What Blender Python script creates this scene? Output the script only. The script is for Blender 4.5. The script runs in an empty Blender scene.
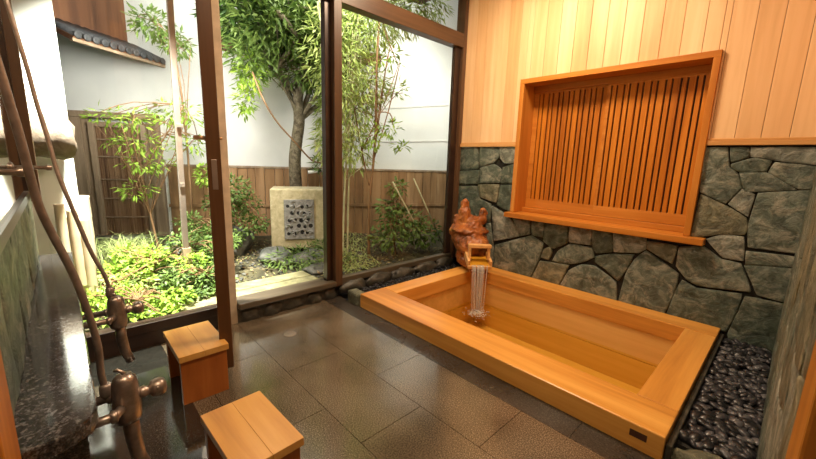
import bpy, bmesh, math, random
from mathutils import Vector, Matrix, noise
random.seed(7)
S = bpy.context.scene
COL = S.collection
R = math.radians

# ---------------------------------------------------------------- camera
cam_d = bpy.data.cameras.new('camera'); cam = bpy.data.objects.new('camera', cam_d); COL.objects.link(cam)
F_PX = 364.827
cam_d.sensor_width = 36.0; cam_d.lens = F_PX / 816 * 36; cam_d.clip_start = 0.01; cam_d.clip_end = 100
yaw, pit, rol = R(46.3084), R(-10.6882), R(1.7793)
fw = Vector((-math.sin(yaw)*math.cos(pit), math.cos(yaw)*math.cos(pit), math.sin(pit)))
rr = Vector((math.cos(yaw), math.sin(yaw), 0)); uu = rr.cross(fw)
r2 = rr*math.cos(rol) + uu*math.sin(rol); u2 = -rr*math.sin(rol) + uu*math.cos(rol)
M = Matrix((r2, u2, -fw)).transposed().to_4x4(); M.translation = Vector((2.2447, -2.7789, 1.02))
cam.matrix_world = M
S.camera = cam

# ---------------------------------------------------------------- view, world, lights
S.view_settings.view_transform = 'Standard'; S.view_settings.look = 'None'
S.view_settings.gamma = 1.0; S.view_settings.use_curve_mapping = False
S.view_settings.exposure = 0.0
w = bpy.data.worlds.new('night'); S.world = w; w.use_nodes = True
w.node_tree.nodes['Background'].inputs[0].default_value = (0.55, 0.62, 0.72, 1)
w.node_tree.nodes['Background'].inputs[1].default_value = 0.06

def area(name, loc, target, size, power, color, sy=None, spread=180):
    l = bpy.data.lights.new(name, 'AREA'); l.energy = power; l.color = color; l.size = size
    if sy: l.shape = 'RECTANGLE'; l.size_y = sy
    l.spread = R(spread)
    o = bpy.data.objects.new(name, l); COL.objects.link(o); o.location = loc
    o.rotation_euler = (Vector(target) - Vector(loc)).to_track_quat('-Z', 'Y').to_euler()
    return o
def spot(name, loc, target, power, color, angle=90, blend=.6, radius=.05):
    l = bpy.data.lights.new(name, 'SPOT'); l.energy = power; l.color = color
    l.spot_size = R(angle); l.spot_blend = blend; l.shadow_soft_size = radius
    o = bpy.data.objects.new(name, l); COL.objects.link(o); o.location = loc
    o.rotation_euler = (Vector(target) - Vector(loc)).to_track_quat('-Z', 'Y').to_euler()
    return o
area('ceiling_lamp_light', (0.95, -0.85, 2.5), (0.95, -0.8, 0), 0.35, 50, (1.0, 0.76, 0.52))
area('entrance_lamp_light', (2.0, -2.5, 2.45), (1.6, -2.2, 0), 0.3, 22, (1.0, 0.74, 0.48))
area('garden_wall_fill', (-1.2, -0.9, 3.3), (-2.1, -0.3, 0.6), 1.6, 125, (1.0, 0.97, 0.88))  # unseen area light, added to brighten the garden walls evenly
area('garden_gate_fill', (-1.2, -1.9, 1.95), (-3.1, -2.4, 1.2), 0.6, 62, (1.0, 0.97, 0.92))  # unseen fill, added low to lighten gate and wall beneath the roof
spot('garden_low_light', (-0.22, -2.35, 2.45), (-0.85, -2.60, 0.10), 1700, (1.0, 1.0, 0.88), 66, .6, .08)
spot('garden_bamboo_fill', (-0.28, -0.95, 2.55), (-1.5, -0.65, 1.5), 130, (1.0, 0.97, 0.85), 118, .9, .12)  # fill spot added on the house side to brighten the bamboo leaves
spot('garden_wall_light', (-0.45, 0.75, 2.2), (-1.75, 0.9, 1.6), 90, (1.0, 0.97, 0.88), 120, .8, .1)

# ---------------------------------------------------------------- materials
def newmat(name):
    m = bpy.data.materials.new(name); m.use_nodes = True
    nt = m.node_tree; b = nt.nodes['Principled BSDF']
    return m, nt, b
def N(nt, t, **kw):
    n = nt.nodes.new(t)
    for k, v in kw.items():
        if hasattr(n, k): setattr(n, k, v)
        else: n.inputs[k].default_value = v
    return n
def ramp(nt, fac, stops):
    r = nt.nodes.new('ShaderNodeValToRGB'); e = r.color_ramp.elements
    while len(e) > 1: e.remove(e[-1])
    e[0].position = stops[0][0]; e[0].color = (*stops[0][1], 1)
    for p, c in stops[1:]:
        x = e.new(p); x.color = (*c, 1)
    nt.links.new(fac, r.inputs[0]); return r.outputs[0]
def coords(nt, scale, space='Object'):
    tc = nt.nodes.new('ShaderNodeTexCoord'); mp = nt.nodes.new('ShaderNodeMapping')
    mp.inputs['Scale'].default_value = scale
    nt.links.new(tc.outputs[space], mp.inputs[0]); return mp.outputs[0]
def bump(nt, b, h, strength=.3, dist=.01):
    n = nt.nodes.new('ShaderNodeBump'); n.inputs['Strength'].default_value = strength; n.inputs['Distance'].default_value = dist
    nt.links.new(h, n.inputs['Height']); nt.links.new(n.outputs[0], b.inputs['Normal'])
def wood(name, cols, axis='x', rough=.45, fine=26, bm=.15, spec=.4, broad=2.5):
    m, nt, b = newmat(name)
    st = {'x': (1.2, fine, fine), 'y': (fine, 1.2, fine), 'z': (fine, fine, 1.2)}[axis]
    sb = {'x': (.6, broad*2, broad*2), 'y': (broad*2, .6, broad*2), 'z': (broad*2, broad*2, .6)}[axis]
    n1 = N(nt, 'ShaderNodeTexNoise', Scale=1.0, Detail=6.0, Roughness=.6, Distortion=.3); nt.links.new(coords(nt, st), n1.inputs[0])
    n2 = N(nt, 'ShaderNodeTexNoise', Scale=1.0, Detail=3.0, Roughness=.5, Distortion=.8); nt.links.new(coords(nt, sb), n2.inputs[0])
    mx = N(nt, 'ShaderNodeMath', operation='MULTIPLY_ADD'); nt.links.new(n1.outputs[0], mx.inputs[0]); mx.inputs[1].default_value = .45
    ml = N(nt, 'ShaderNodeMath', operation='MULTIPLY'); nt.links.new(n2.outputs[0], ml.inputs[0]); ml.inputs[1].default_value = .55
    nt.links.new(ml.outputs[0], mx.inputs[2])
    c = ramp(nt, mx.outputs[0], [(.36, cols[0]), (.5, cols[1]), (.66, cols[2])])
    nt.links.new(c, b.inputs['Base Color']); b.inputs['Roughness'].default_value = rough
    b.inputs['Specular IOR Level'].default_value = spec
    bump(nt, b, n1.outputs[0], bm, .003)
    return m
def stone(name, cols, scale=7, rough=.5, bm=.6, dist=.008, vein=None, spec=.5):
    m, nt, b = newmat(name)
    co = coords(nt, (scale,)*3)
    n1 = N(nt, 'ShaderNodeTexNoise', Scale=1.0, Detail=8.0, Roughness=.68, Distortion=.5); nt.links.new(co, n1.inputs[0])
    c = ramp(nt, n1.outputs[0], [(.34, cols[0]), (.52, cols[1]), (.70, cols[2])])
    if vein:
        n2 = N(nt, 'ShaderNodeTexNoise', Scale=.55, Detail=9.0, Roughness=.8, Distortion=.8)
        nt.links.new(coords(nt, (scale, scale, scale*1.3)), n2.inputs[0])
        v = ramp(nt, n2.outputs[0], [(.50, (0, 0, 0)), (.64, (1, 1, 1))])
        mx = N(nt, 'ShaderNodeMix', data_type='RGBA'); nt.links.new(v, mx.inputs[0])
        nt.links.new(c, mx.inputs[6]); mx.inputs[7].default_value = (*vein, 1); c = mx.outputs[2]
    nt.links.new(c, b.inputs['Base Color']); b.inputs['Roughness'].default_value = rough
    b.inputs['Specular IOR Level'].default_value = spec
    bump(nt, b, n1.outputs[0], bm, dist)
    return m
def plain(name, col, rough=.5, metal=0, spec=.5, var=.0, scale=12, bm=0):
    m, nt, b = newmat(name)
    b.inputs['Base Color'].default_value = (*col, 1); b.inputs['Roughness'].default_value = rough
    b.inputs['Metallic'].default_value = metal; b.inputs['Specular IOR Level'].default_value = spec
    n1 = N(nt, 'ShaderNodeTexNoise', Scale=1.0, Detail=5.0); nt.links.new(coords(nt, (scale,)*3), n1.inputs[0])
    lo = tuple(x*(1-var) for x in col); hi = tuple(min(1, x*(1+var)) for x in col)
    nt.links.new(ramp(nt, n1.outputs[0], [(.35, lo), (.65, hi)]), b.inputs['Base Color'])
    if bm: bump(nt, b, n1.outputs[0], bm, .01)
    return m
def granite(name, a, b_, c_, rough=.2, scale=170, wet=0.0, bm=.1):
    m, nt, b = newmat(name)
    n1 = N(nt, 'ShaderNodeTexNoise', Scale=1.0, Detail=2.0, Roughness=.8); nt.links.new(coords(nt, (scale,)*3), n1.inputs[0])
    n2 = N(nt, 'ShaderNodeTexNoise', Scale=1.0, Detail=4.0); nt.links.new(coords(nt, (3.2,)*3), n2.inputs[0])
    c = ramp(nt, n1.outputs[0], [(.36, a), (.52, b_), (.68, c_)])
    d = ramp(nt, n2.outputs[0], [(.35, (.72, .72, .72)), (.65, (1.2, 1.2, 1.2))])
    mx = N(nt, 'ShaderNodeMix', data_type='RGBA', blend_type='MULTIPLY'); mx.inputs[0].default_value = 1
    nt.links.new(c, mx.inputs[6]); nt.links.new(d, mx.inputs[7]); nt.links.new(mx.outputs[2], b.inputs['Base Color'])
    rg = N(nt, 'ShaderNodeMapRange'); nt.links.new(n2.outputs[0], rg.inputs[0])
    rg.inputs[1].default_value = .35; rg.inputs[2].default_value = .65
    rg.inputs[3].default_value = rough*.6; rg.inputs[4].default_value = rough*1.5
    nt.links.new(rg.outputs[0], b.inputs['Roughness'])
    if wet:
        b.inputs['Coat Weight'].default_value = wet; b.inputs['Coat Roughness'].default_value = .07
    bump(nt, b, n1.outputs[0], bm, .002)
    return m
def glassmat(name, tint=(1, 1, 1), ior=1.45, rough=0.0, bmp=None, floor=0.0):
    m = bpy.data.materials.new(name); m.use_nodes = True; nt = m.node_tree; nt.nodes.clear()
    out = nt.nodes.new('ShaderNodeOutputMaterial'); tr = nt.nodes.new('ShaderNodeBsdfTransparent'); gl = nt.nodes.new('ShaderNodeBsdfGlossy')
    tr.inputs[0].default_value = (*tint, 1); gl.inputs['Roughness'].default_value = rough
    fr = nt.nodes.new('ShaderNodeFresnel'); fr.inputs[0].default_value = ior
    mx = nt.nodes.new('ShaderNodeMixShader'); ge = nt.nodes.new('ShaderNodeNewGeometry')
    iv = N(nt, 'ShaderNodeMath', operation='SUBTRACT'); iv.inputs[0].default_value = 1.0; nt.links.new(ge.outputs['Backfacing'], iv.inputs[1])
    mu = N(nt, 'ShaderNodeMath', operation='MULTIPLY'); nt.links.new(iv.outputs[0], mu.inputs[0]); nt.links.new(fr.outputs[0], mu.inputs[1])
    nt.links.new(mu.outputs[0], mx.inputs[0])
    nt.links.new(tr.outputs[0], mx.inputs[1]); nt.links.new(gl.outputs[0], mx.inputs[2]); nt.links.new(mx.outputs[0], out.inputs[0])
    if bmp:
        n1 = N(nt, 'ShaderNodeTexNoise', Scale=1.0, Detail=3.0, Distortion=.4); nt.links.new(coords(nt, (bmp,)*3), n1.inputs[0])
        bp = nt.nodes.new('ShaderNodeBump'); bp.inputs['Strength'].default_value = .35; bp.inputs['Distance'].default_value = .02
        nt.links.new(n1.outputs[0], bp.inputs['Height'])
        nt.links.new(bp.outputs[0], gl.inputs['Normal']); nt.links.new(bp.outputs[0], fr.inputs['Normal'])
    return m
def leafmat(name, c1, c2, scale=3):
    m, nt, b = newmat(name)
    n1 = N(nt, 'ShaderNodeTexNoise', Scale=1.0, Detail=3.0); nt.links.new(coords(nt, (scale*4,)*3), n1.inputs[0])
    c = ramp(nt, n1.outputs[0], [(.35, c1), (.65, c2)])
    nt.links.new(c, b.inputs['Base Color']); b.inputs['Roughness'].default_value = .5
    tl = nt.nodes.new('ShaderNodeBsdfTranslucent'); nt.links.new(c, tl.inputs[0])
    mx = nt.nodes.new('ShaderNodeMixShader'); mx.inputs[0].default_value = .35
    nt.links.new(b.outputs[0], mx.inputs[1]); nt.links.new(tl.outputs[0], mx.inputs[2])
    nt.links.new(mx.outputs[0], nt.nodes['Material Output'].inputs[0])
    return m

HINOKI = [(.50, .20, .034), (.67, .30, .056), (.80, .41, .095)]
m_tub_x = wood('hinoki_tub_x', HINOKI, 'x', .32, bm=.08)
m_tub_y = wood('hinoki_tub_y', HINOKI, 'y', .32, bm=.08)
m_tub_in = wood('hinoki_tub_inside', [(.60, .33, .08), (.70, .40, .11), (.78, .47, .15)], 'x', .4, bm=.05, broad=1.2)
m_board = [wood('wall_board_%s' % k, c, 'z', .5, 22, .06) for k, c in (
    ('pale', [(.70, .42, .20), (.80, .52, .27), (.87, .61, .35)]),
    ('warm', [(.64, .36, .16), (.76, .46, .22), (.84, .55, .29)]),
    ('deep', [(.60, .33, .14), (.72, .43, .20), (.80, .50, .26)]))]
m_case_x = wood('cedar_casing_x', [(.37, .115, .013), (.49, .175, .023), (.61, .25, .043)], 'x', .45, spec=.25)
m_trimx = wood('trim_rail_wood', [(.50, .24, .07), (.62, .33, .11), (.72, .41, .16)], 'x', .42)
m_case_z = wood('cedar_casing_z', [(.37, .115, .013), (.49, .175, .023), (.61, .25, .043)], 'z', .45, spec=.25)
m_slat = wood('cedar_slats', [(.33, .095, .007), (.48, .155, .012), (.63, .24, .027)], 'z', .5, spec=.2)
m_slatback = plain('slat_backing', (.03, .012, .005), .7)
m_frame = wood('brown_window_frame', [(.062, .033, .017), (.10, .052, .026), (.145, .077, .038)], 'z', .38, bm=.05)
m_frame_y = wood('brown_window_frame_y', [(.062, .033, .017), (.10, .052, .026), (.145, .077, .038)], 'y', .38, bm=.05)
m_doorstile = wood('door_stile_wood', [(.06, .028, .012), (.10, .045, .018), (.14, .065, .028)], 'z', .35, bm=.05)
m_sillwood = wood('wet_sill_wood', [(.05, .038, .024), (.09, .07, .046), (.14, .11, .075)], 'y', .3)
m_darkframe = plain('dark_bronze', (.035, .018, .012), .3, .2, var=.2)
m_jambsheen = plain('pale_jamb_sheen', (.55, .45, .33), .45, var=.15)  # bright grazing reflection put into the jamb's base colour
m_stones = [
    stone('green_stone_dark', [(.022, .032, .022), (.070, .094, .070), (.19, .22, .175)], 14, .45, 1.0, .02, (.24, .24, .18)),
    stone('green_stone_mid', [(.034, .046, .034), (.110, .137, .106), (.29, .31, .255)], 14, .48, 1.0, .02, (.34, .33, .26)),
    stone('green_stone_grey', [(.058, .070, .057), (.175, .193, .16), (.38, .39, .335)], 15, .52, 1.0, .02, (.42, .41, .34)),
    stone('green_stone_tan', [(.058, .060, .034), (.13, .13, .083), (.26, .25, .165)], 14, .5, 1.0, .02, (.34, .31, .2))]
m_mortar = stone('dark_mortar', [(.006, .006, .005), (.014, .013, .010), (.03, .028, .022)], 30, .8, .4)
m_floor = granite('floor_granite', (.045, .034, .022), (.135, .104, .068), (.30, .235, .16), .16, 210, .6)
m_band = granite('band_granite', (.018, .015, .012), (.045, .038, .03), (.10, .085, .07), .32, 150, .2)
m_darkreflect = granite('dark_reflection_tile', (.008, .008, .007), (.024, .022, .018), (.06, .055, .045), .08, 180, .8, .03)  # dark reflection on the glossy floor put into the tile colour
m_ledge = granite('ledge_granite', (.010, .010, .011), (.045, .043, .045), (.15, .145, .145), .12, 110, .5, .03)
m_sill_stone = stone('sill_stone', [(.02, .019, .014), (.05, .046, .035), (.11, .10, .075)], 9, .45, .7, .012)
m_pebbles = [stone('pebble_black', [(.006, .006, .007), (.014, .014, .017), (.035, .035, .042)], 25, .34, .1, .002),
             stone('pebble_slate', [(.02, .02, .024), (.04, .04, .048), (.08, .08, .09)], 25, .38, .1, .002),
             stone('pebble_grey', [(.06, .06, .068), (.11, .11, .12), (.18, .18, .19)], 25, .3, .1, .002)]
m_brass = plain('aged_bronze', (.33, .27, .235), .34, .8, var=.3, scale=30)
m_hose = plain('brown_hose', (.30, .24, .21), .35, .5, var=.2, scale=40)
m_glass = glassmat('window_glass', (.97, .985, .97), 1.42)
m_mirror = plain('mirror_glass', (.55, .57, .54), .03, 1.0)
m_water = glassmat('bath_water', (.93, .89, .60), 1.33, .01, 9)
m_plaster = plain('white_plaster', (.78, .78, .74), .85, var=.06, scale=2.0, bm=.1)
m_fence = wood('garden_fence_wood', [(.16, .085, .035), (.32, .175, .075), (.46, .28, .14)], 'z', .75, 12, .3)
m_gate = wood('weathered_gate_wood', [(.19, .13, .08), (.31, .22, .14), (.43, .33, .22)], 'z', .8, 20, .3)
m_reed = wood('reed_screen', [(.08, .035, .016), (.22, .12, .06), (.40, .26, .15)], 'z', .8, 60, .8, broad=6)
m_soil = stone('garden_soil', [(.025, .022, .010), (.075, .065, .03), (.16, .13, .07)], 6, .85, 1.0, .03)
m_moss = stone('moss', [(.03, .06, .01), (.08, .14, .025), (.17, .22, .06)], 14, .9, 1.0, .03)
m_rock = stone('garden_rock', [(.04, .042, .035), (.10, .10, .085), (.22, .21, .18)], 8, .7, 1.0, .02)
m_basin = stone('tan_basin_stone', [(.38, .32, .18), (.52, .45, .27), (.66, .58, .38)], 14, .8, .5, .006)
m_carved = stone('carved_grey_stone', [(.16, .155, .14), (.27, .26, .24), (.38, .37, .34)], 30, .8, .6, .004)
m_hollow = plain('hollow_black', (.012, .010, .008), .9)
m_bark = stone('tree_bark', [(.06, .045, .025), (.16, .13, .08), (.30, .25, .17)], 26, .85, 1.0, .012)
m_stem = wood('thin_stem', [(.14, .07, .03), (.24, .13, .06), (.34, .20, .10)], 'z', .7)
m_culm = plain('pale_bamboo', (.50, .46, .28), .5, var=.25, scale=8)
m_bampole = plain('dry_bamboo_pole', (.66, .52, .36), .5, var=.15, scale=8)
m_tile = plain('roof_tile_grey', (.06, .06, .062), .5, var=.3, scale=20)
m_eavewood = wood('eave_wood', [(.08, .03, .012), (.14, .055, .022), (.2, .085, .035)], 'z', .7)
m_burl = stone('burl_wood', [(.09, .028, .008), (.33, .095, .018), (.56, .22, .045)], 12, .42, .8, .008)
m_spoutwood = wood('spout_wood', [(.60, .30, .10), (.74, .42, .16), (.82, .50, .22)], 'x', .4)
m_metal = plain('aluminium_post', (.50, .40, .34), .3, .8, var=.1)
m_stepwood = stone('mossy_step', [(.12, .11, .05), (.24, .22, .11), (.36, .33, .19)], 9, .7, .6, .006)
m_log = stone('log_end', [(.11, .075, .05), (.19, .135, .095), (.28, .21, .16)], 12, .8, .8, .01)
m_plate = plain('dark_inlay', (.07, .025, .012), .5, var=.2)
m_white = plain('white_paint', (.72, .70, .66), .6, var=.05)
m_ceiling = wood('ceiling_wood', [(.55, .33, .16), (.66, .42, .22), (.74, .50, .28)], 'x', .6)
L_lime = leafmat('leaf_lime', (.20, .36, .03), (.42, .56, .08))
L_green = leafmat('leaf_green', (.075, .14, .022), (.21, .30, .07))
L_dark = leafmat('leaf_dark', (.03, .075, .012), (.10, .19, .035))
L_pale = leafmat('leaf_pale', (.30, .38, .12), (.50, .55, .22))
L_bamboo = leafmat('leaf_bamboo', (.26, .37, .07), (.48, .55, .18))
# falling water
m_fall = bpy.data.materials.new('falling_water'); m_fall.use_nodes = True
_b = m_fall.node_tree.nodes['Principled BSDF']; _b.inputs['Base Color'].default_value = (.85, .82, .76, 1)
_b.inputs['Roughness'].default_value = .1; _b.inputs['Alpha'].default_value = .22
m_foam = bpy.data.materials.new('water_foam'); m_foam.use_nodes = True
_b = m_foam.node_tree.nodes['Principled BSDF']; _b.inputs['Base Color'].default_value = (.9, .85, .76, 1)
_b.inputs['Roughness'].default_value = .4; _b.inputs['Alpha'].default_value = .42

# ---------------------------------------------------------------- helpers (all vertices in world space)
def NB(): return bmesh.new()
def quadbox(bm, P, mi=0):
    v = [bm.verts.new(p) for p in P]
    for f in ((0, 3, 2, 1), (4, 5, 6, 7), (0, 1, 5, 4), (1, 2, 6, 5), (2, 3, 7, 6), (3, 0, 4, 7)):
        fc = bm.faces.new([v[i] for i in f]); fc.material_index = mi
    return v
def box(bm, x0, x1, y0, y1, z0, z1, mi=0):
    return quadbox(bm, [(x0, y0, z0), (x1, y0, z0), (x1, y1, z0), (x0, y1, z0), (x0, y0, z1), (x1, y0, z1), (x1, y1, z1), (x0, y1, z1)], mi)
def obox(bm, c, ax, ay, az, hx, hy, hz, mi=0):
    c = Vector(c); ax = Vector(ax)*hx; ay = Vector(ay)*hy; az = Vector(az)*hz
    return quadbox(bm, [c-ax-ay-az, c+ax-ay-az, c+ax+ay-az, c-ax+ay-az, c-ax-ay+az, c+ax-ay+az, c+ax+ay+az, c-ax+ay+az], mi)
def tube(bm, pts, rads, seg=10, cap=True, mi=0):
    pts = [Vector(p) for p in pts]
    if not hasattr(rads, '__len__'): rads = [rads]*len(pts)
    rings = []; prev = None
    for i, p in enumerate(pts):
        t = (pts[min(i+1, len(pts)-1)] - pts[max(i-1, 0)]).normalized()
        if prev is None:
            a = Vector((0, 0, 1)) if abs(t.z) < .9 else Vector((1, 0, 0)); n = t.cross(a).normalized()
        else:
            n = (prev - t*prev.dot(t)).normalized()
        prev = n; b = t.cross(n)
        rings.append([bm.verts.new(p + (n*math.cos(2*math.pi*k/seg) + b*math.sin(2*math.pi*k/seg))*rads[i]) for k in range(seg)])
    for a, b in zip(rings, rings[1:]):
        for k in range(seg):
            f = bm.faces.new((a[k], a[(k+1) % seg], b[(k+1) % seg], b[k])); f.smooth = True; f.material_index = mi
    if cap:
        for rg in (rings[0][::-1], rings[-1]):
            f = bm.faces.new(rg); f.material_index = mi
def lathe(bm, o, axis, prof, seg=16):
    """prof: list of (distance along axis, radius)"""
    o = Vector(o); axis = Vector(axis).normalized()
    tube(bm, [o + axis*d for d, r in prof], [max(r, .0005) for d, r in prof], seg)
def prism(bm, pts, z0, z1, mi=0):
    a = [bm.verts.new((x, y, z0)) for x, y in pts]; b = [bm.verts.new((x, y, z1)) for x, y in pts]
    bm.faces.new(a[::-1]).material_index = mi; bm.faces.new(b).material_index = mi
    for i in range(len(pts)):
        j = (i+1) % len(pts); bm.faces.new((a[i], a[j], b[j], b[i])).material_index = mi
def ico(bm, c, r, sub=2, sc=(1, 1, 1), rot=None, nz=0, ns=3, seed=0):
    t = bmesh.new(); bmesh.ops.create_icosphere(t, subdivisions=sub, radius=1)
    mp = {}
    for v in t.verts:
        p = v.co.copy()
        if nz: p *= 1 + nz*noise.noise(p*ns + Vector((seed*3.1, seed*1.7, seed)))
        p = Vector((p.x*sc[0], p.y*sc[1], p.z*sc[2]))*r
        if rot is not None: p = rot @ p
        mp[v.index] = bm.verts.new(p + Vector(c))
    for f in t.faces:
        g = bm.faces.new([mp[v.index] for v in f.verts]); g.smooth = True
    t.free()
def bevel(o, wdt, seg=2):
    md = o.modifiers.new('bevel', 'BEVEL'); md.width = wdt; md.segments = seg; md.limit_method = 'ANGLE'; md.angle_limit = R(40)
    return o
def ploc(p):
    v = Vector((0, 0, 0))
    while p is not None: v += p.location; p = p.parent
    return v
def obj(name, bm, mats, parent=None, base=None, bev=0, label=None):
    bmesh.ops.recalc_face_normals(bm, faces=bm.faces)
    me = bpy.data.meshes.new(name)
    o = bpy.data.objects.new(name, me); COL.objects.link(o)
    if parent is not None: o.parent = parent; off = ploc(parent)
    else:
        off = Vector(base) if base is not None else Vector((0, 0, 0)); o.location = off
    bmesh.ops.translate(bm, verts=bm.verts, vec=-off)
    bm.to_mesh(me); bm.free()
    for m in (mats if isinstance(mats, (list, tuple)) else [mats]): me.materials.append(m)
    if bev: bevel(o, bev)
    if label: o['label'] = label
    return o
def tag(o, label, cat, group=None, kind=None):
    o['label'] = label; o['category'] = cat
    if group: o['group'] = group
    if kind: o['kind'] = kind
    return o
def thing(name, loc, label, cat, group=None):
    o = bpy.data.objects.new(name, None); COL.objects.link(o); o.location = loc; o.empty_display_size = .1
    return tag(o, label, cat, group)
def struct(name, bm, m, parent=None, bev=0):
    o = obj(name, bm, m, parent, bev=bev)
    if parent is None: o['kind'] = 'structure'
    return o
def sroot(name):
    o = bpy.data.objects.new(name, None); COL.objects.link(o); o['kind'] = 'structure'; return o
def copy_tree(o, parent=None):
    c = o.copy(); COL.objects.link(c); c.parent = parent
    for ch in o.children: copy_tree(ch, c)
    return c

# ================================================================ SETTING
CEIL = 2.62
# ---- floor: granite tiles as one surface
fl = sroot('floor')
bm = NB(); box(bm, -.02, 4.2, -4.4, -1.335, -.06, -.012); obj('floor_bed', bm, m_mortar, fl)
bm = NB()
rows = [(-1.47, -1.77, .40), (-1.77, -2.08, .10), (-2.08, -2.39, .45), (-2.39, -2.70, .2), (-2.70, -3.0, .5), (-3.0, -3.7, .3), (-3.7, -4.4, .1)]
for y1, y0, off in rows:
    x = off - .6
    while x < 4.2:
        a, b = max(x, 0.0), min(x+.6, 4.2)
        if b-a > .02: box(bm, a+.0012, b-.0012, y0+.0012, y1-.0012, -.04, 0)
        x += .6
box(bm, .002, 1.70, -2.88, -2.475, -.03, .0035, 2)  # thin strip painted dark where the floor mirrors darkness
for i in range(7): box(bm, i*.6+.001, i*.6+.599, -1.468, -1.337, -.04, -.001, 1)
obj('floor_tiles', bm, [m_floor, m_band, m_darkreflect], fl)

# ---- back wall: natural stone below, cypress boards above (opening left for the lattice window)
OX0, OX1, OZ0, OZ1 = .63, 1.83, .625, 1.655
wb = sroot('wall_back')
bm = NB()
for a in ((-.1, OX0, -.8, CEIL), (OX1, 2.7, -.8, CEIL), (OX0, OX1, -.8, .60), (OX0, OX1, OZ1, CEIL)):
    box(bm, a[0], a[1], .012, .21, a[2], a[3])
box(bm, OX0-.05, OX1+.05, .20, .25, OZ0-.05, OZ1+.05)
obj('wall_core', bm, m_mortar, wb)
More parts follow.
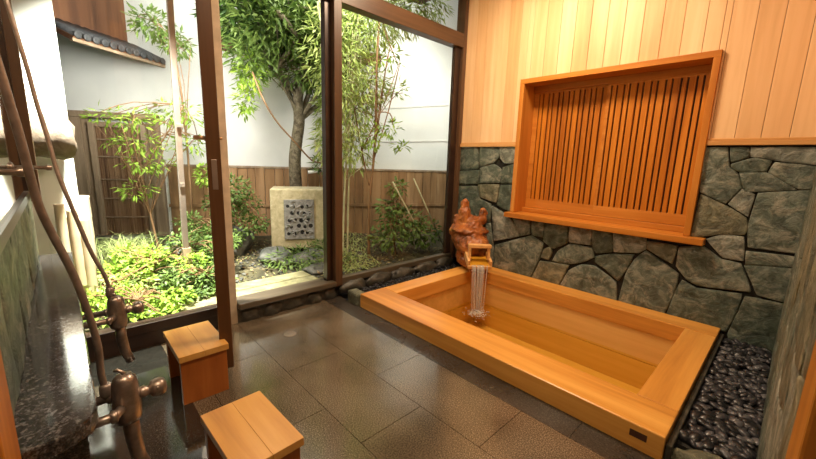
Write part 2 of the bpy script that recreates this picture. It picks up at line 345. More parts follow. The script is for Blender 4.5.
# outlines of the facing stones in metres on the wall plane (x, z)
ST = [(0, (-0.001, 1.171), (0.218, 1.169), (0.245, 0.965), (0.015, 0.947)),
(1, (0.240, 1.165), (0.438, 1.163), (0.456, 1.075), (0.400, 1.022), (0.255, 0.983)),
(2, (0.448, 1.163), (0.597, 1.162), (0.600, 1.028), (0.510, 1.021), (0.462, 1.062)),
(1, (0.256, 0.974), (0.401, 1.014), (0.475, 0.973), (0.480, 0.858), (0.267, 0.835)),
(0, (0.494, 0.987), (0.597, 1.019), (0.602, 0.857), (0.486, 0.849)),
(0, (0.016, 0.937), (0.246, 0.956), (0.256, 0.830), (0.025, 0.810)),
(3, (0.245, 0.825), (0.467, 0.840), (0.461, 0.677), (0.277, 0.713)),
(0, (0.487, 0.837), (0.604, 0.845), (0.606, 0.614), (0.463, 0.659)),
(0, (0.026, 0.795), (0.235, 0.810), (0.278, 0.695), (0.400, 0.661), (0.403, 0.499), (0.051, 0.448)),
(2, (0.412, 0.645), (0.549, 0.594), (0.623, 0.539), (0.710, 0.422), (0.460, 0.333)),
(1, (0.627, 0.562), (0.788, 0.562), (0.798, 0.454), (0.715, 0.423)),
(1, (0.805, 0.564), (0.914, 0.563), (0.913, 0.445), (0.817, 0.449)),
(0, (0.925, 0.565), (1.101, 0.563), (1.108, 0.436), (1.004, 0.368), (0.920, 0.417)),
(2, (1.113, 0.561), (1.276, 0.568), (1.283, 0.453), (1.122, 0.446)),
(0, (1.283, 0.565), (1.411, 0.564), (1.434, 0.431), (1.324, 0.401), (1.295, 0.440)),
(2, (1.417, 0.565), (1.619, 0.565), (1.631, 0.492), (1.592, 0.457), (1.438, 0.432)),
(1, (0.473, 0.299), (0.808, 0.443), (0.917, 0.400), (0.910, 0.303), (0.836, 0.075), (0.476, 0.094)),
(3, (0.931, 0.353), (0.982, 0.383), (1.000, 0.334), (0.977, 0.272), (0.912, 0.282)),
(1, (1.006, 0.270), (1.049, 0.364), (1.131, 0.432), (1.295, 0.433), (1.320, 0.370), (1.252, 0.317), (1.141, 0.276)),
(3, (0.907, 0.248), (1.142, 0.268), (1.077, 0.072), (0.845, 0.078)),
(1, (1.085, 0.074), (1.146, 0.229), (1.229, 0.293), (1.328, 0.304), (1.479, 0.222), (1.504, 0.073)),
(0, (1.326, 0.379), (1.423, 0.415), (1.564, 0.441), (1.540, 0.340), (1.491, 0.233), (1.401, 0.299), (1.325, 0.334)),
(1, (1.628, 0.482), (1.823, 0.368), (1.823, 0.272), (1.785, 0.079), (1.510, 0.082), (1.533, 0.302), (1.569, 0.405)),
(3, (1.627, 0.546), (1.796, 0.545), (1.781, 0.426), (1.634, 0.493)),
(1, (1.802, 0.539), (1.917, 0.568), (2.010, 0.507), (2.099, 0.500), (2.162, 0.365), (2.161, 0.347), (1.924, 0.320), (1.865, 0.346), (1.804, 0.416)),
(0, (1.825, 0.262), (1.846, 0.334), (1.905, 0.311), (1.921, 0.303), (2.130, 0.326), (2.127, 0.227), (2.096, 0.078), (1.796, 0.076)),
(0, (2.102, 0.067), (2.129, 0.215), (2.144, 0.315), (2.299, 0.319), (2.309, 0.185), (2.322, 0.033), (2.126, 0.000)),
(1, (2.109, 0.576), (2.308, 0.584), (2.309, 0.529), (2.117, 0.498)),
(1, (2.114, 0.492), (2.310, 0.524), (2.311, 0.328), (2.191, 0.338), (2.161, 0.400)),
(2, (1.925, 0.613), (1.990, 0.648), (2.089, 0.656), (2.110, 0.517), (2.018, 0.515)),
(1, (1.843, 1.152), (1.947, 1.149), (1.970, 1.040), (2.012, 1.003), (2.040, 0.926), (1.983, 0.830), (1.857, 0.889)),
(0, (1.956, 1.149), (2.036, 1.148), (2.045, 1.097), (1.972, 1.065)),
(2, (2.044, 1.148), (2.305, 1.150), (2.320, 1.057), (2.148, 1.080), (2.051, 1.097)),
(0, (1.974, 1.057), (2.068, 1.094), (2.137, 1.079), (2.125, 1.019), (2.016, 1.014), (1.977, 1.035)),
(1, (2.017, 1.011), (2.126, 1.016), (2.255, 0.932), (2.052, 0.903)),
(1, (2.131, 1.016), (2.150, 1.072), (2.314, 1.052), (2.325, 0.942), (2.260, 0.935)),
(2, (2.042, 0.921), (2.098, 0.895), (2.089, 0.768), (1.994, 0.831)),
(1, (2.109, 0.904), (2.316, 0.937), (2.332, 0.810), (2.317, 0.602), (2.114, 0.600), (2.096, 0.718)),
(3, (1.864, 0.877), (1.982, 0.824), (2.084, 0.762), (2.099, 0.701), (2.092, 0.665), (1.976, 0.648), (1.849, 0.605)),
(1, (0.052, 0.438), (0.404, 0.490), (0.451, 0.313), (0.470, 0.093), (-0.013, 0.093)),
(0, (-0.112, 1.171), (-0.013, 1.171), (0.039, 0.446), (-0.061, 0.412)),
(0, (2.309, 0.578), (2.327, 0.599), (2.324, 0.321), (2.307, 0.327))]
def facing_stone(bm, poly, mi, org, ux, uz, nrm, relief, rnd):
    """one rounded, hammered facing stone on a plane"""
    cx = sum(p[0] for p in poly)/len(poly); cz = sum(p[1] for p in poly)/len(poly)
    out = []
    n = len(poly)
    for i in range(n):
        a, b = poly[i], poly[(i+1) % n]
        L = math.hypot(b[0]-a[0], b[1]-a[1]); k = max(2, int(L/.03))
        for j in range(k):
            t = j/k; x = a[0]+(b[0]-a[0])*t; z = a[1]+(b[1]-a[1])*t
            q = noise.noise(Vector((x*22, z*22, 3)))*.0035
            d = math.hypot(x-cx, z-cz) or 1
            s = 1 - (-.003 + abs(q)*.9 + (.002 if j == 0 else 0))/d
            out.append((cx+(x-cx)*s, cz+(z-cz)*s))
    rings = []
    for s, h in ((1, -.012), (1, relief*.5), (.988, relief*.85), (.95, relief), (.7, relief*1.05), (.35, relief*1.1)):
        rg = []
        for x, z in out:
            X = cx+(x-cx)*s; Z = cz+(z-cz)*s
            hh = h + (noise.noise(Vector((X*9, Z*9, rnd)))*.35 + noise.noise(Vector((X*30, Z*30, rnd)))*.12)*relief*(1 if h > 0 else 0)
            rg.append(bm.verts.new(Vector(org) + Vector(ux)*X + Vector(uz)*Z + Vector(nrm)*hh))
        rings.append(rg)
    c = bm.verts.new(Vector(org) + Vector(ux)*cx + Vector(uz)*cz + Vector(nrm)*relief*1.15)
    m = len(out)
    for a, b in zip(rings, rings[1:]):
        for i in range(m):
            f = bm.faces.new((a[i], a[(i+1) % m], b[(i+1) % m], b[i])); f.material_index = mi; f.smooth = True
    for i in range(m):
        f = bm.faces.new((rings[-1][i], rings[-1][(i+1) % m], c)); f.material_index = mi; f.smooth = True
bm = NB()
for i, s in enumerate(ST):
    facing_stone(bm, list(s[1:]), s[0], (0, 0.002, 0), (1, 0, 0), (0, 0, 1), (0, -1, 0), .010, i*1.3)
obj('stone_facing', bm, m_stones, wb)
bm = NB()
x = -.085; k = 0
TZ = 1.196
while x < 2.5:
    x1 = x + .108; mi = random.choice([0, 0, 1, 1, 2])
    def brd(a, b, z0, z1):
        if b-a > .004: box(bm, a+.0009, b-.0009, -.004, .02, z0, z1, mi)
    if x1 <= OX0 or x >= OX1: brd(x, x1, TZ-.02, CEIL)
    elif x >= OX0 and x1 <= OX1: brd(x, x1, OZ1, CEIL)
    elif x < OX0: brd(x, OX0, TZ-.02, CEIL); brd(OX0, x1, OZ1, CEIL)
    else: brd(x, OX1, OZ1, CEIL); brd(OX1, x1, TZ-.02, CEIL)
    x = x1
obj('board_cladding', bm, m_board, wb, bev=.0022)
bm = NB()
for a, b in ((.0, OX0-.018), (OX1+.018, 2.32)):
    box(bm, a, b, -.022, .012, 1.160, 1.186); box(bm, a, b, -.012, .012, 1.186, 1.199)
struct('trim_1', bm, m_trimx, bev=.003)

# ---- lattice window in the back wall
win = sroot('window_1')
bm = NB()
box(bm, .611, .647, -.03, .20, .62, 1.679); box(bm, 1.815, 1.850, -.03, .20, .62, 1.679)
obj('window_jambs', bm, m_case_z, win, bev=.003)
bm = NB(); box(bm, .611, 1.850, -.0315, .20, 1.644, 1.681); box(bm, .647, 1.815, .13, .20, 1.600, 1.644)
obj('window_head', bm, m_case_x, win, bev=.003)
bm = NB(); box(bm, .585, 1.925, -.08, .20, .578, .618); box(bm, .647, 1.815, .10, .20, .618, .655)
obj('window_sill', bm, m_case_x, win, bev=.004)
for a, b, yy in ((.648, 1.235, .150), (1.215, 1.814, .132)):
    bm = NB()
    box(bm, a, b, yy, yy+.026, .657, .730); box(bm, a, b, yy, yy+.026, 1.585, 1.643)
    box(bm, a, a+(.042 if a < .7 else .024), yy, yy+.026, .730, 1.585); box(bm, b-.024, b, yy, yy+.026, .730, 1.585)
    sash = obj('lattice_sash', bm, m_case_x, win, bev=.002)
    bm = NB(); x = a+(.050 if a < .7 else .034); i = 0
    while x < b-.030:
        wd = .036 if i % 2 else .024
        box(bm, x, min(x+wd, b-.020) if x+wd+.03 < b-.02 else b-.020, yy+.001, yy+.020, .728, 1.587); x += wd + .0105; i += 1
    obj('lattice_slats', bm, m_slat, sash, bev=.0015)
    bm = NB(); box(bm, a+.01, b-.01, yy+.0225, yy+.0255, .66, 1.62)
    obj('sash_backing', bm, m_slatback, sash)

# ---- right wall: stone, and the entrance frame beside the camera
def jitter_stones(bm, u0, u1, v0, v1, cw, ch, org, ux, uz, nrm, relief, seed):
    rnd = random.Random(seed); nx = max(1, round((u1-u0)/cw)); ny = max(1, round((v1-v0)/ch))
    P = [[(u0+(u1-u0)*i/nx + (0 if i in (0, nx) else rnd.uniform(-.32, .32)*cw),
           v0+(v1-v0)*j/ny + (0 if j in (0, ny) else rnd.uniform(-.32, .32)*ch)) for i in range(nx+1)] for j in range(ny+1)]
    for j in range(ny):
        for i in range(nx):
            q = [P[j][i], P[j][i+1], P[j+1][i+1], P[j+1][i]]
            facing_stone(bm, q, rnd.choice([0, 0, 1, 1, 2, 3]), org, ux, uz, nrm, relief, seed*7.3+i*1.1+j*2.3)
wr = sroot('wall_right')
bm = NB(); box(bm, 2.322, 2.45, -2.30, .15, -.3, CEIL); obj('wall_core', bm, m_mortar, wr)
bm = NB(); jitter_stones(bm, -2.2, 0.0, 0, 1.16, .27, .24, (2.312, 0, 0), (0, 1, 0), (0, 0, 1), (-1, 0, 0), .012, 5)
obj('stone_facing', bm, m_stones, wr)
bm = NB(); y = -2.2
while y < -.01:
    box(bm, 2.308, 2.33, y+.001, y+.109, 1.19, CEIL, random.choice([0, 1, 2])); y += .11
obj('board_cladding', bm, m_board, wr, bev=.002)
bm = NB(); box(bm, 2.286, 2.33, -2.30, -2.192, 0, 2.2); struct('trim_2', bm, m_case_z, bev=.003)
# the changing room the camera looks in from
bm = NB(); box(bm, 2.45, 4.2, -2.30, -2.2, 0, CEIL); box(bm, 4.1, 4.2, -4.4, -2.2, 0, CEIL); box(bm, 1.5, 4.2, -4.4, -4.3, 0, CEIL)
struct('wall_entrance', bm, m_white)
bm = NB(); box(bm, -.1, 4.2, -4.4, .16, CEIL, CEIL+.08); struct('ceiling', bm, m_ceiling)

# ---- left wall: stone base, mirror above, end board
wl = sroot('wall_left')
bm = NB(); box(bm, -.05, 1.5, -3.0, -2.892, -.02, CEIL); box(bm, 1.5, 1.6, -4.4, -2.905, 0, CEIL); obj('wall_core', bm, m_mortar, wl)
bm = NB(); jitter_stones(bm, .0, 1.5, .56, .82, .22, .26, (0, -2.894, 0), (1, 0, 0), (0, 0, 1), (0, 1, 0), .015, 9)
obj('stone_facing', bm, m_stones, wl)
bm = NB(); box(bm, 1.5, 1.62, -2.905, -2.866, 0, 2.3); struct('trim_3', bm, m_case_z, bev=.003)
mir = thing('wall_mirror', (.75, -2.885, .85), 'long wall mirror at far left reflecting the garden, above the granite ledge', 'mirror')
bm = NB(); box(bm, .08, 1.49, -2.890, -2.884, .85, 2.1); obj('mirror_pane', bm, m_mirror, mir)
bm = NB()
for a in ((.05, .08, .82, 2.13), (1.47, 1.498, .82, 2.13)): box(bm, a[0], a[1], -2.891, -2.876, a[2], a[3])
box(bm, .05, 1.498, -2.891, -2.876, .82, .85); box(bm, .05, 1.498, -2.891, -2.876, 2.1, 2.13)
obj('mirror_frame', bm, m_darkframe, mir)

# ---- window wall to the garden
def member(name, a, mat, parent, bev=.003):
    bm = NB(); box(bm, *a); return obj(name, bm, mat, parent, bev=bev)
ww = sroot('window_2')       # right fixed pane
member('mullion', (-.05, .035, -1.385, -1.325, .09, CEIL), m_frame, ww)
member('mullion_stop', (-.055, -.005, -1.432, -1.385, .12, 2.03), m_darkframe, ww)
member('wall_post', (-.06, .03, -.05, -.002, .06, CEIL), m_frame, ww)
member('pane_stile', (-.035, .0, -.125, -.05, .09, 2.03), m_darkframe, ww)
member('transom', (-.055, .03, -1.325, -.05, 2.02, 2.135), m_frame_y, ww)
member('bottom_rail', (-.045, .015, -1.325, -.05, .095, .138), m_sillwood, ww)
bm = NB(); box(bm, -.022, -.016, -1.325, -.10, .138, 2.02); obj('glass_pane', bm, m_glass, ww)
bm = NB(); box(bm, -.022, -.016, -1.325, -.05, 2.135, CEIL); obj('clerestory_pane', bm, m_glass, ww)
wd = sroot('window_3')       # left fixed pane
member('corner_post', (-.04, .02, -2.885, -2.845, .80, CEIL), m_frame, wd)
member('jamb_post', (-.05, .012, -2.155, -2.072, .0, CEIL), m_jambsheen, wd)
member('bottom_rail', (-.045, .02, -2.885, -2.155, .087, .137), m_darkframe, wd)
member('lower_board', (-.045, .012, -2.885, -2.155, .0, .087), m_darkframe, wd)
member('transom', (-.055, .03, -2.845, -1.385, 2.02, 2.135), m_frame_y, wd)
bm = NB(); box(bm, -.022, -.016, -2.845, -2.155, .137, 2.02); obj('glass_pane', bm, m_glass, wd)
bm = NB(); box(bm, -.022, -.016, -2.845, -1.385, 2.135, CEIL); obj('clerestory_pane', bm, m_glass, wd)
# doorway sill and the stone footing under the right pane
dr = sroot('door_1')
bm = NB(); box(bm, -.10, .05, -2.071, -1.387, .095, .133); obj('door_sill', bm, m_sillwood, dr, bev=.006)
bm = NB(); y = -2.068; rs = random.Random(3)
while y < -1.36:
    L = rs.uniform(.12, .2); y1 = min(y+L, -1.35)
    ico(bm, (-.02+rs.uniform(-.01, .005), (y+y1)/2, .030), 1, 3, (.055, (y1-y)*.56, .062), nz=.30, ns=2.2, seed=y*9); y = y1
box(bm, -.12, .012, -2.07, -1.39, -.03, .09)
obj('sill_stones', bm, m_sill_stone, dr)
fp = sroot('trim_4')
bm = NB(); box(bm, -.12, -.01, -1.36, 0, -.05, .094); box(bm, -.12, 0, -2.9, -2.11, -.05, .0)
obj('footing', bm, m_sill_stone, fp)
bm = NB(); y = -1.345; rs = random.Random(5)
while y < -.03:
    L = rs.uniform(.16, .30); y1 = min(y+L, -.0); mid = (y+y1)/2
    ico(bm, (.02, mid, .055), 1, 3, (.045, (y1-y)*.53, .058), nz=.35, ns=2.2, seed=y*5); y = y1
obj('footing_rocks', bm, m_sill_stone, fp)

# ---- the opened glass door, hinged at the jamb
hd = Vector((.0, -2.132, 0)); de = Vector((.62, -2.320, 0)); dv = (de-hd).normalized(); dn = Vector((-dv.y, dv.x, 0)); dl = (de-hd).length
gd = thing('glass_door', (hd.x, hd.y, .07), 'brown framed glass door standing open into the room, seen edge-on left of the doorway', 'door')
def dbox(name, s0, s1, z0, z1, t, mat, parent=gd, n0=0, bev=.003):
    bm = NB(); c = hd + dv*((s0+s1)/2) + dn*n0; obox(bm, (c.x, c.y, (z0+z1)/2), dv, dn, (0, 0, 1), (s1-s0)/2, t, (z1-z0)/2)
    return obj(name, bm, mat, parent, bev=bev)
dbox('lock_stile', dl-.045, dl, .078, 2.0, .026, m_doorstile)
dbox('hinge_stile', .02, .075, .075, 2.0, .0185, m_frame)
dbox('bottom_rail', .075, dl-.055, .075, .16, .0165, m_frame_y)
dbox('top_rail', .075, dl-.055, 1.94, 2.0, .0165, m_frame_y)
dbox('glass_pane', .07, dl-.05, .15, 1.95, .003, m_glass, bev=0)
dbox('latch_plate', dl-.002, dl+.002, .88, 1.00, .010, m_metal, bev=.001)
bm = NB(); c = hd + dv*(dl-.028) + Vector((0, 0, 1.085))
tube(bm, [c-dn*.02, c-dn*.062], .0085, 12); tube(bm, [c-dn*.058+dv*-.075, c-dn*.058+dv*.018], .0095, 12)
tube(bm, [c+dn*.018, c+dn*.035], .006, 10); obj('door_handle', bm, plain('bright_brass', (.62, .40, .22), .28, .9), gd, label='bronze lever handle')

# ================================================================ BATHTUB
T = dict(x0=.268, x1=2.07, y0=-1.335, y1=-.002, zt=.094, ix0=.417, ix1=1.925, iy0=-1.125, iy1=-.172)
tub = thing('bathtub', (1.17, -.67, -.55), 'large sunken cypress wood bathtub filled with clear water against the stone wall', 'bathtub')
bm = NB(); box(bm, T['x0'], T['x1'], T['y0'], T['iy0'], -.012, T['zt']); obj('front_rim', bm, m_tub_x, tub, bev=.005)
bm = NB(); box(bm, T['x0']+.003, T['x1'], T['iy1'], T['y1'], -.012, T['zt']); obj('back_rim', bm, m_tub_x, tub, bev=.005)
bm = NB(); box(bm, T['x0']+.001, T['ix0'], T['iy0']+.0015, T['iy1']-.0015, -.012, T['zt']-.001); obj('side_rim', bm, m_tub_y, tub, bev=.004)
bm = NB(); box(bm, T['ix1'], T['x1']-.001, T['iy0']+.0015, T['iy1']-.0015, -.012, T['zt']-.001); obj('side_rim', bm, m_tub_y, tub, bev=.004)
D = -.62
for nm, a in (('inner_wall', (T['ix0']-.03, T['ix1']+.03, T['iy1']+.010, T['iy1']+.05)), ('inner_wall', (T['ix0']-.03, T['ix1']+.03, T['iy0']-.05, T['iy0']-.010)),
              ('inner_wall', (T['ix0']-.05, T['ix0']-.010, T['iy0']-.01, T['iy1']+.01)), ('inner_wall', (T['ix1']+.010, T['ix1']+.05, T['iy0']-.01, T['iy1']+.01))):
    bm = NB(); z = -.013
    for k in range(3):
        box(bm, a[0], a[1], a[2], a[3], z-.20, z-.0015); z -= .2015
    obj(nm, bm, m_tub_in, tub, bev=.002)
bm = NB(); y = T['iy0']-.01
while y < T['iy1']:
    box(bm, T['ix0']-.02, T['ix1']+.02, y, min(y+.13, T['iy1']+.01)-.002, D-.02, D+.14); y += .13
obj('tub_floor', bm, m_tub_in, tub, bev=.002)
bm = NB(); box(bm, T['ix0']-.009, T['ix1']+.009, T['iy1']-.16, T['iy1']+.009, D+.14, -.40); obj('seat_step', bm, m_tub_in, tub, bev=.006)
bm = NB(); box(bm, 1.962, 2.018, T['y0']-.0015, T['y0']+.004, .042, .068); obj('inlaid_plate', bm, m_plate, tub, label='small dark rectangular inlay on the front rim')
WZ = -.195
bm = NB()
nx, ny = 60, 36; g = []
for j in range(ny+1):
    rowv = []
    for i in range(nx+1):
        X = T['ix0']-.009 + (T['ix1']-T['ix0']+.018)*i/nx; Y = T['iy0']-.009 + (T['iy1']-T['iy0']+.018)*j/ny
        d = math.hypot(X-.57, Y+.39)
        rowv.append(bm.verts.new((X, Y, WZ + .006*math.cos(d*70)*math.exp(-d*4.5) + .0025*noise.noise(Vector((X*7, Y*7, 0))))))
    g.append(rowv)
for j in range(ny):
    for i in range(nx):
        f = bm.faces.new((g[j][i], g[j][i+1], g[j+1][i+1], g[j+1][i])); f.smooth = True
tag(obj('bath_water', bm, m_water, base=(1.17, -.65, WZ)), 'clear rippling hot water filling the cypress tub', 'water', kind='stuff')

# ================================================================ WATER SPOUT
sp = thing('water_spout', (.27, -.16, .094), 'carved reddish burl wood spout in the corner pouring water into the tub', 'water spout')
bm = NB(); q = Matrix.Rotation(R(-42), 3, 'Z')
parts = [((.215, -.19, .545), (.062, .058, .10)), ((.205, -.19, .645), (.038, .036, .055)), ((.345, -.10, .555), (.040, .040, .085)), ((.16, -.20, .50), (.055, .055, .060)),
         ((.28, -.15, .49), (.09, .085, .06)), ((.265, -.18, .425), (.165, .165, .055)), ((.27, -.19, .34), (.150, .150, .12)), ((.345, -.235, .30), (.135, .130, .12)),
         ((.30, -.19, .20), (.125, .125, .11)), ((.36, -.24, .17), (.105, .105, .07)), ((.40, -.24, .33), (.10, .10, .07)), ((.15, -.22, .40), (.06, .06, .07))]
for i, (c, s) in enumerate(parts): ico(bm, (c[0]+.028, c[1]+.028, c[2]), 1, 3, s, nz=.16, ns=2.2, seed=i+1)
o = obj('burl_body', bm, m_burl, sp)
md = o.modifiers.new('merge', 'REMESH'); md.mode = 'VOXEL'; md.voxel_size = .009; md.use_smooth_shade = True
tx = bpy.data.textures.new('burl_lumps', 'CLOUDS'); tx.noise_scale = .045; tx.noise_depth = 2
md = o.modifiers.new('lumps', 'DISPLACE'); md.texture = tx; md.strength = .030; md.mid_level = .5; md.texture_coords = 'LOCAL'
# the trough, pointing out over the water
td = Vector((.723, -.69, 0)); tn = Vector((.69, .723, 0)); tc = Vector((.500, -.294, .262))
sl = (td + Vector((0, 0, -.20))).normalized(); sn = sl.cross(tn); sn = sn if sn.z > 0 else -sn
bm = NB(); obox(bm, tc + Vector((0, 0, -.055)), sl, tn, sn, .125, .098, .014)
obj('trough', bm, m_spoutwood, sp, bev=.004)
for q in (-1, 1):
    bm = NB(); obox(bm, tc + tn*q*.090 + Vector((0, 0, -.022)), sl, tn, sn, .123, .010, .024); obj('trough_side', bm, m_spoutwood, sp, bev=.003)
    bm = NB(); obox(bm, tc + td*.055 + tn*q*.078 + Vector((0, 0, .025)), td, tn, (0, 0, 1), .018, .010, .055); obj('bridge_post', bm, m_spoutwood, sp, bev=.002)
bm = NB(); obox(bm, tc + td*.06 + Vector((0, 0, .088)), td, tn, (0, 0, 1), .024, .094, .014); obj('trough_bridge', bm, m_spoutwood, sp, bev=.004)
bm = NB(); obox(bm, tc + td*.02 + Vector((0, 0, -.105)), td, tn, (0, 0, 1), .085, .075, .028); obj('trough_support', bm, m_burl, sp, bev=.012)
bm = NB(); obox(bm, tc + Vector((0, 0, -.037)), sl, tn, sn, .120, .078, .003); obj('trough_water', bm, m_water, sp)
# falling water strands
bm = NB(); rs = random.Random(11); lip = tc + td*.118 + Vector((0, 0, -.058))
for k in range(17):
    off = rs.uniform(-.064, .064); sprd = rs.uniform(.5, .9); r0 = rs.uniform(.004, .010); fwd_ = rs.uniform(.02, .05)
    pts = []; rad = []
    for i in range(10):
        t = i/9; z = lip.z + (WZ - lip.z)*t
        p = lip + tn*off*(1 - (1-sprd)*t) + td*(fwd_*math.sqrt(t+.001)); pts.append((p.x + rs.uniform(-.001, .001), p.y, z)); rad.append(r0*(1-.45*t) + rs.uniform(0, .0015))
    tube(bm, pts, rad, 6)
fw_ = obj('falling_water', bm, m_fall, base=(lip.x, lip.y, WZ)); tag(fw_, 'thin stream of water falling from the wooden spout into the bath', 'falling water', kind='stuff')
bm = NB(); sc_ = lip + td*.05
for k in range(320):
    a = rs.uniform(0, 6.28); d = abs(rs.gauss(0, .055)); ico(bm, (sc_.x+d*math.cos(a), sc_.y+d*math.sin(a), WZ+rs.uniform(0, .03)*math.exp(-d*12)), rs.uniform(.002, .0075), 1, (1, 1, .6))
tag(obj('water_splash', bm, m_foam, base=(sc_.x, sc_.y, WZ)), 'white foamy splash where the spout stream hits the bath water', 'splash', kind='stuff')

# ================================================================ PEBBLE BEDS
bm = NB(); box(bm, 2.092, 2.31, -1.23, .0, -.05, .028); box(bm, .06, .266, -1.25, .0, -.05, .028)
pb = struct('trim_5', bm, m_mortar)
bm = NB(); box(bm, 2.0725, 2.091, -1.32, -.003, -.05, .062); struct('trim_6', bm, m_sill_stone, bev=.003)
bm = NB(); ico(bm, (2.20, -1.285, .01), 1, 3, (.112, .052, .062), nz=.25, ns=2, seed=4)
tag(obj('edging_stone', bm, m_stones[3], base=(2.20, -1.28, -.02)), 'rough green edging stone closing the front of the right pebble bed', 'stone')
bm = NB(); box(bm, .12, .262, -1.345, -1.262, -.02, .082); o = obj('corner_stone', bm, m_stones[3], base=(.19, -1.3, -.02), bev=.014)
tag(o, 'mossy square stone block at the left front corner of the tub', 'stone')
def pebble_proto(seed, mat, L):
    bm = NB(); rs = random.Random(seed)
    ico(bm, (0, 0, 0), 1, 2, (L*.5, L*rs.uniform(.3, .4), L*rs.uniform(.18, .26)), nz=.25, ns=1.3, seed=seed)
    me = bpy.data.meshes.new('pebble'); bm.to_mesh(me); bm.free(); me.materials.append(mat); return me
protos = [pebble_proto(i, m_pebbles[[0, 1, 1, 0, 1, 2, 2, 0, 1, 0][i % 10]], [.056, .042, .048, .036, .060, .044, .046, .052, .038, .066][i % 10]) for i in range(20)]
rs = random.Random(21); placed = []
tries = 0
while len(placed) < 300 and tries < 40000:
    tries += 1; x = rs.uniform(2.105, 2.296); y = rs.uniform(-1.218, -.018)
    if all((x-a)**2+(y-b)**2 > .0205**2 for a, b in placed): placed.append((x, y))
for i, (x, y) in enumerate(placed):
    o = bpy.data.objects.new('pebble', protos[rs.randrange(20)]); COL.objects.link(o)
    o.location = (x, y, .035 + rs.uniform(0, .014)); o.rotation_euler = (rs.uniform(-.45, .45), rs.uniform(-.45, .45), rs.uniform(0, 6.28))
    tag(o, 'smooth dark pebble in the bed between the tub and right wall', 'pebble', 'dark pebbles beside the right end of the tub')
bm = NB()
n = 0; pl = []
while n < 520:
    x = rs.uniform(.07, .258); y = rs.uniform(-1.24, -.02); n += 1
    if x < .07 + .0: continue
    L = rs.uniform(.020, .034)
    ico(bm, (x, y, .036+rs.uniform(0, .016)), L*.5, 1, (1, rs.uniform(.65, .85), .5), Matrix.Rotation(rs.uniform(0, 6.28), 3, 'Z') @ Matrix.Rotation(rs.uniform(-.5, .5), 3, 'X'))
tag(obj('pebble_bed', bm, m_pebbles[0], base=(.16, -.63, .03)), 'bed of small dark pebbles between the tub and the garden window', 'pebbles', kind='stuff')

# ================================================================ LEDGE, FAUCETS, HOSES
lg = thing('granite_ledge', (.75, -2.83, 0), 'dark polished granite ledge along the left wall below the mirror', 'ledge')
bm = NB(); pts = [(.0, -2.893), (.0, -2.7735)]
for k in range(9):
    a = math.pi/2 * (1 - k/8); pts.append((1.42 + .07*math.cos(a), -2.8435 + .07*math.sin(a)))
pts += [(1.49, -2.893)]
prism(bm, pts[::-1], .53, .56); obj('ledge_top', bm, m_ledge, lg, bev=.003)
bm = NB(); box(bm, .022, 1.40, -2.893, -2.792, 0, .53); obj('ledge_apron', bm, m_ledge, lg)

def make_faucet(c):
    f = thing('shower_faucet', c, 'x', 'faucet', 'bronze faucets on the granite ledge')
    C = Vector(c)
    bm = NB(); lathe(bm, C+Vector((0, 0, -.052)), (0, 0, 1), [(-.012, .012), (-.006, .024), (.004, .027), (.03, .028), (.055, .027), (.085, .0255), (.100, .023), (.110, .015), (.113, .004)], 20)
    obj('faucet_body', bm, m_brass, f)
    bm = NB(); lathe(bm, C+Vector((0, .022, 0)), (0, 1, 0), [(0, .012), (.014, .015), (.018, .0115), (.023, .0115), (.026, .018), (.031, .021), (.046, .022), (.054, .018), (.058, .008)], 18)
    for k in range(4):
        a = k*math.pi/2+.4; ico(bm, C+Vector((.017*math.cos(a), .060, .017*math.sin(a))), .0065, 1)
    obj('faucet_knob', bm, m_brass, f)
    bm = NB(); tube(bm, [C+Vector((0, 0, .055)), C+Vector((0, 0, .064)), C+Vector((-.004, -.010, .072)), C+Vector((-.006, -.016, .070))], [.006, .004, .0045, .003], 8)
    obj('diverter_lever', bm, m_brass, f)
    for dx in (-.045, .045):
        bm = NB()
        tube(bm, [(C.x+dx*.45, C.y-.012, C.z-.012), (C.x+dx, C.y-.025, C.z-.012), (C.x+dx, -2.80, C.z-.012)], [.0105, .0105, .0105], 10)
        lathe(bm, (C.x+dx, -2.792, C.z-.012), (0, 1, 0), [(0, .019), (.005, .019), (.010, .013)], 14)
        lathe(bm, (C.x+dx, C.y-.035, C.z-.012), (0, 1, 0), [(0, .010), (.003, .0145), (.012, .0145), (.015, .010)], 6)
        obj('inlet_pipe', bm, m_brass, f)
    bm = NB(); tube(bm, [C+Vector((.0, .003, -.05)), C+Vector((.0, .004, -.10)), C+Vector((.002, .010, -.16)), C+Vector((.004, .022, -.20))], [.0165, .016, .015, .014], 12)
    obj('faucet_spout', bm, m_brass, f)
    return f
fa = make_faucet((1.245, -2.720, .455)); fa['label'] = 'bronze shower faucet nearest the camera, at the near end of the granite ledge'
fb = make_faucet((.64, -2.680, .455)); fb['label'] = 'bronze shower faucet further away, beside the far end of the granite ledge'
def smooth_pts(P, n=6):
    P = [Vector(p) for p in P]; out = []
    for i in range(len(P)-1):
        a, b, c, d = P[max(i-1, 0)], P[i], P[i+1], P[min(i+2, len(P)-1)]
        for k in range(n):
            t = k/n; out.append(.5*((2*b)+(c-a)*t+(2*a-5*b+4*c-d)*t*t+(3*b-a-3*c+d)*t**3))
    out.append(P[-1]); return out
HA = [(1.30, -2.868, 1.42), (1.30, -2.852, 1.30), (1.29, -2.835, 1.16), (1.285, -2.829, 1.10), (1.275, -2.823, 1.036), (1.255, -2.815, .925), (1.24, -2.803, .86), (1.23, -2.776, .745), (1.215, -2.757, .60), (1.20, -2.757, .51), (1.20, -2.752, .455)]
HB = [(.50, -2.868, 1.62), (.53, -2.845, 1.50), (.55, -2.817, 1.27), (.56, -2.808, 1.173), (.58, -2.794, 1.06), (.60, -2.783, .955), (.62, -2.765, .86), (.63, -2.73, .69), (.635, -2.70, .59), (.63, -2.692, .52)]
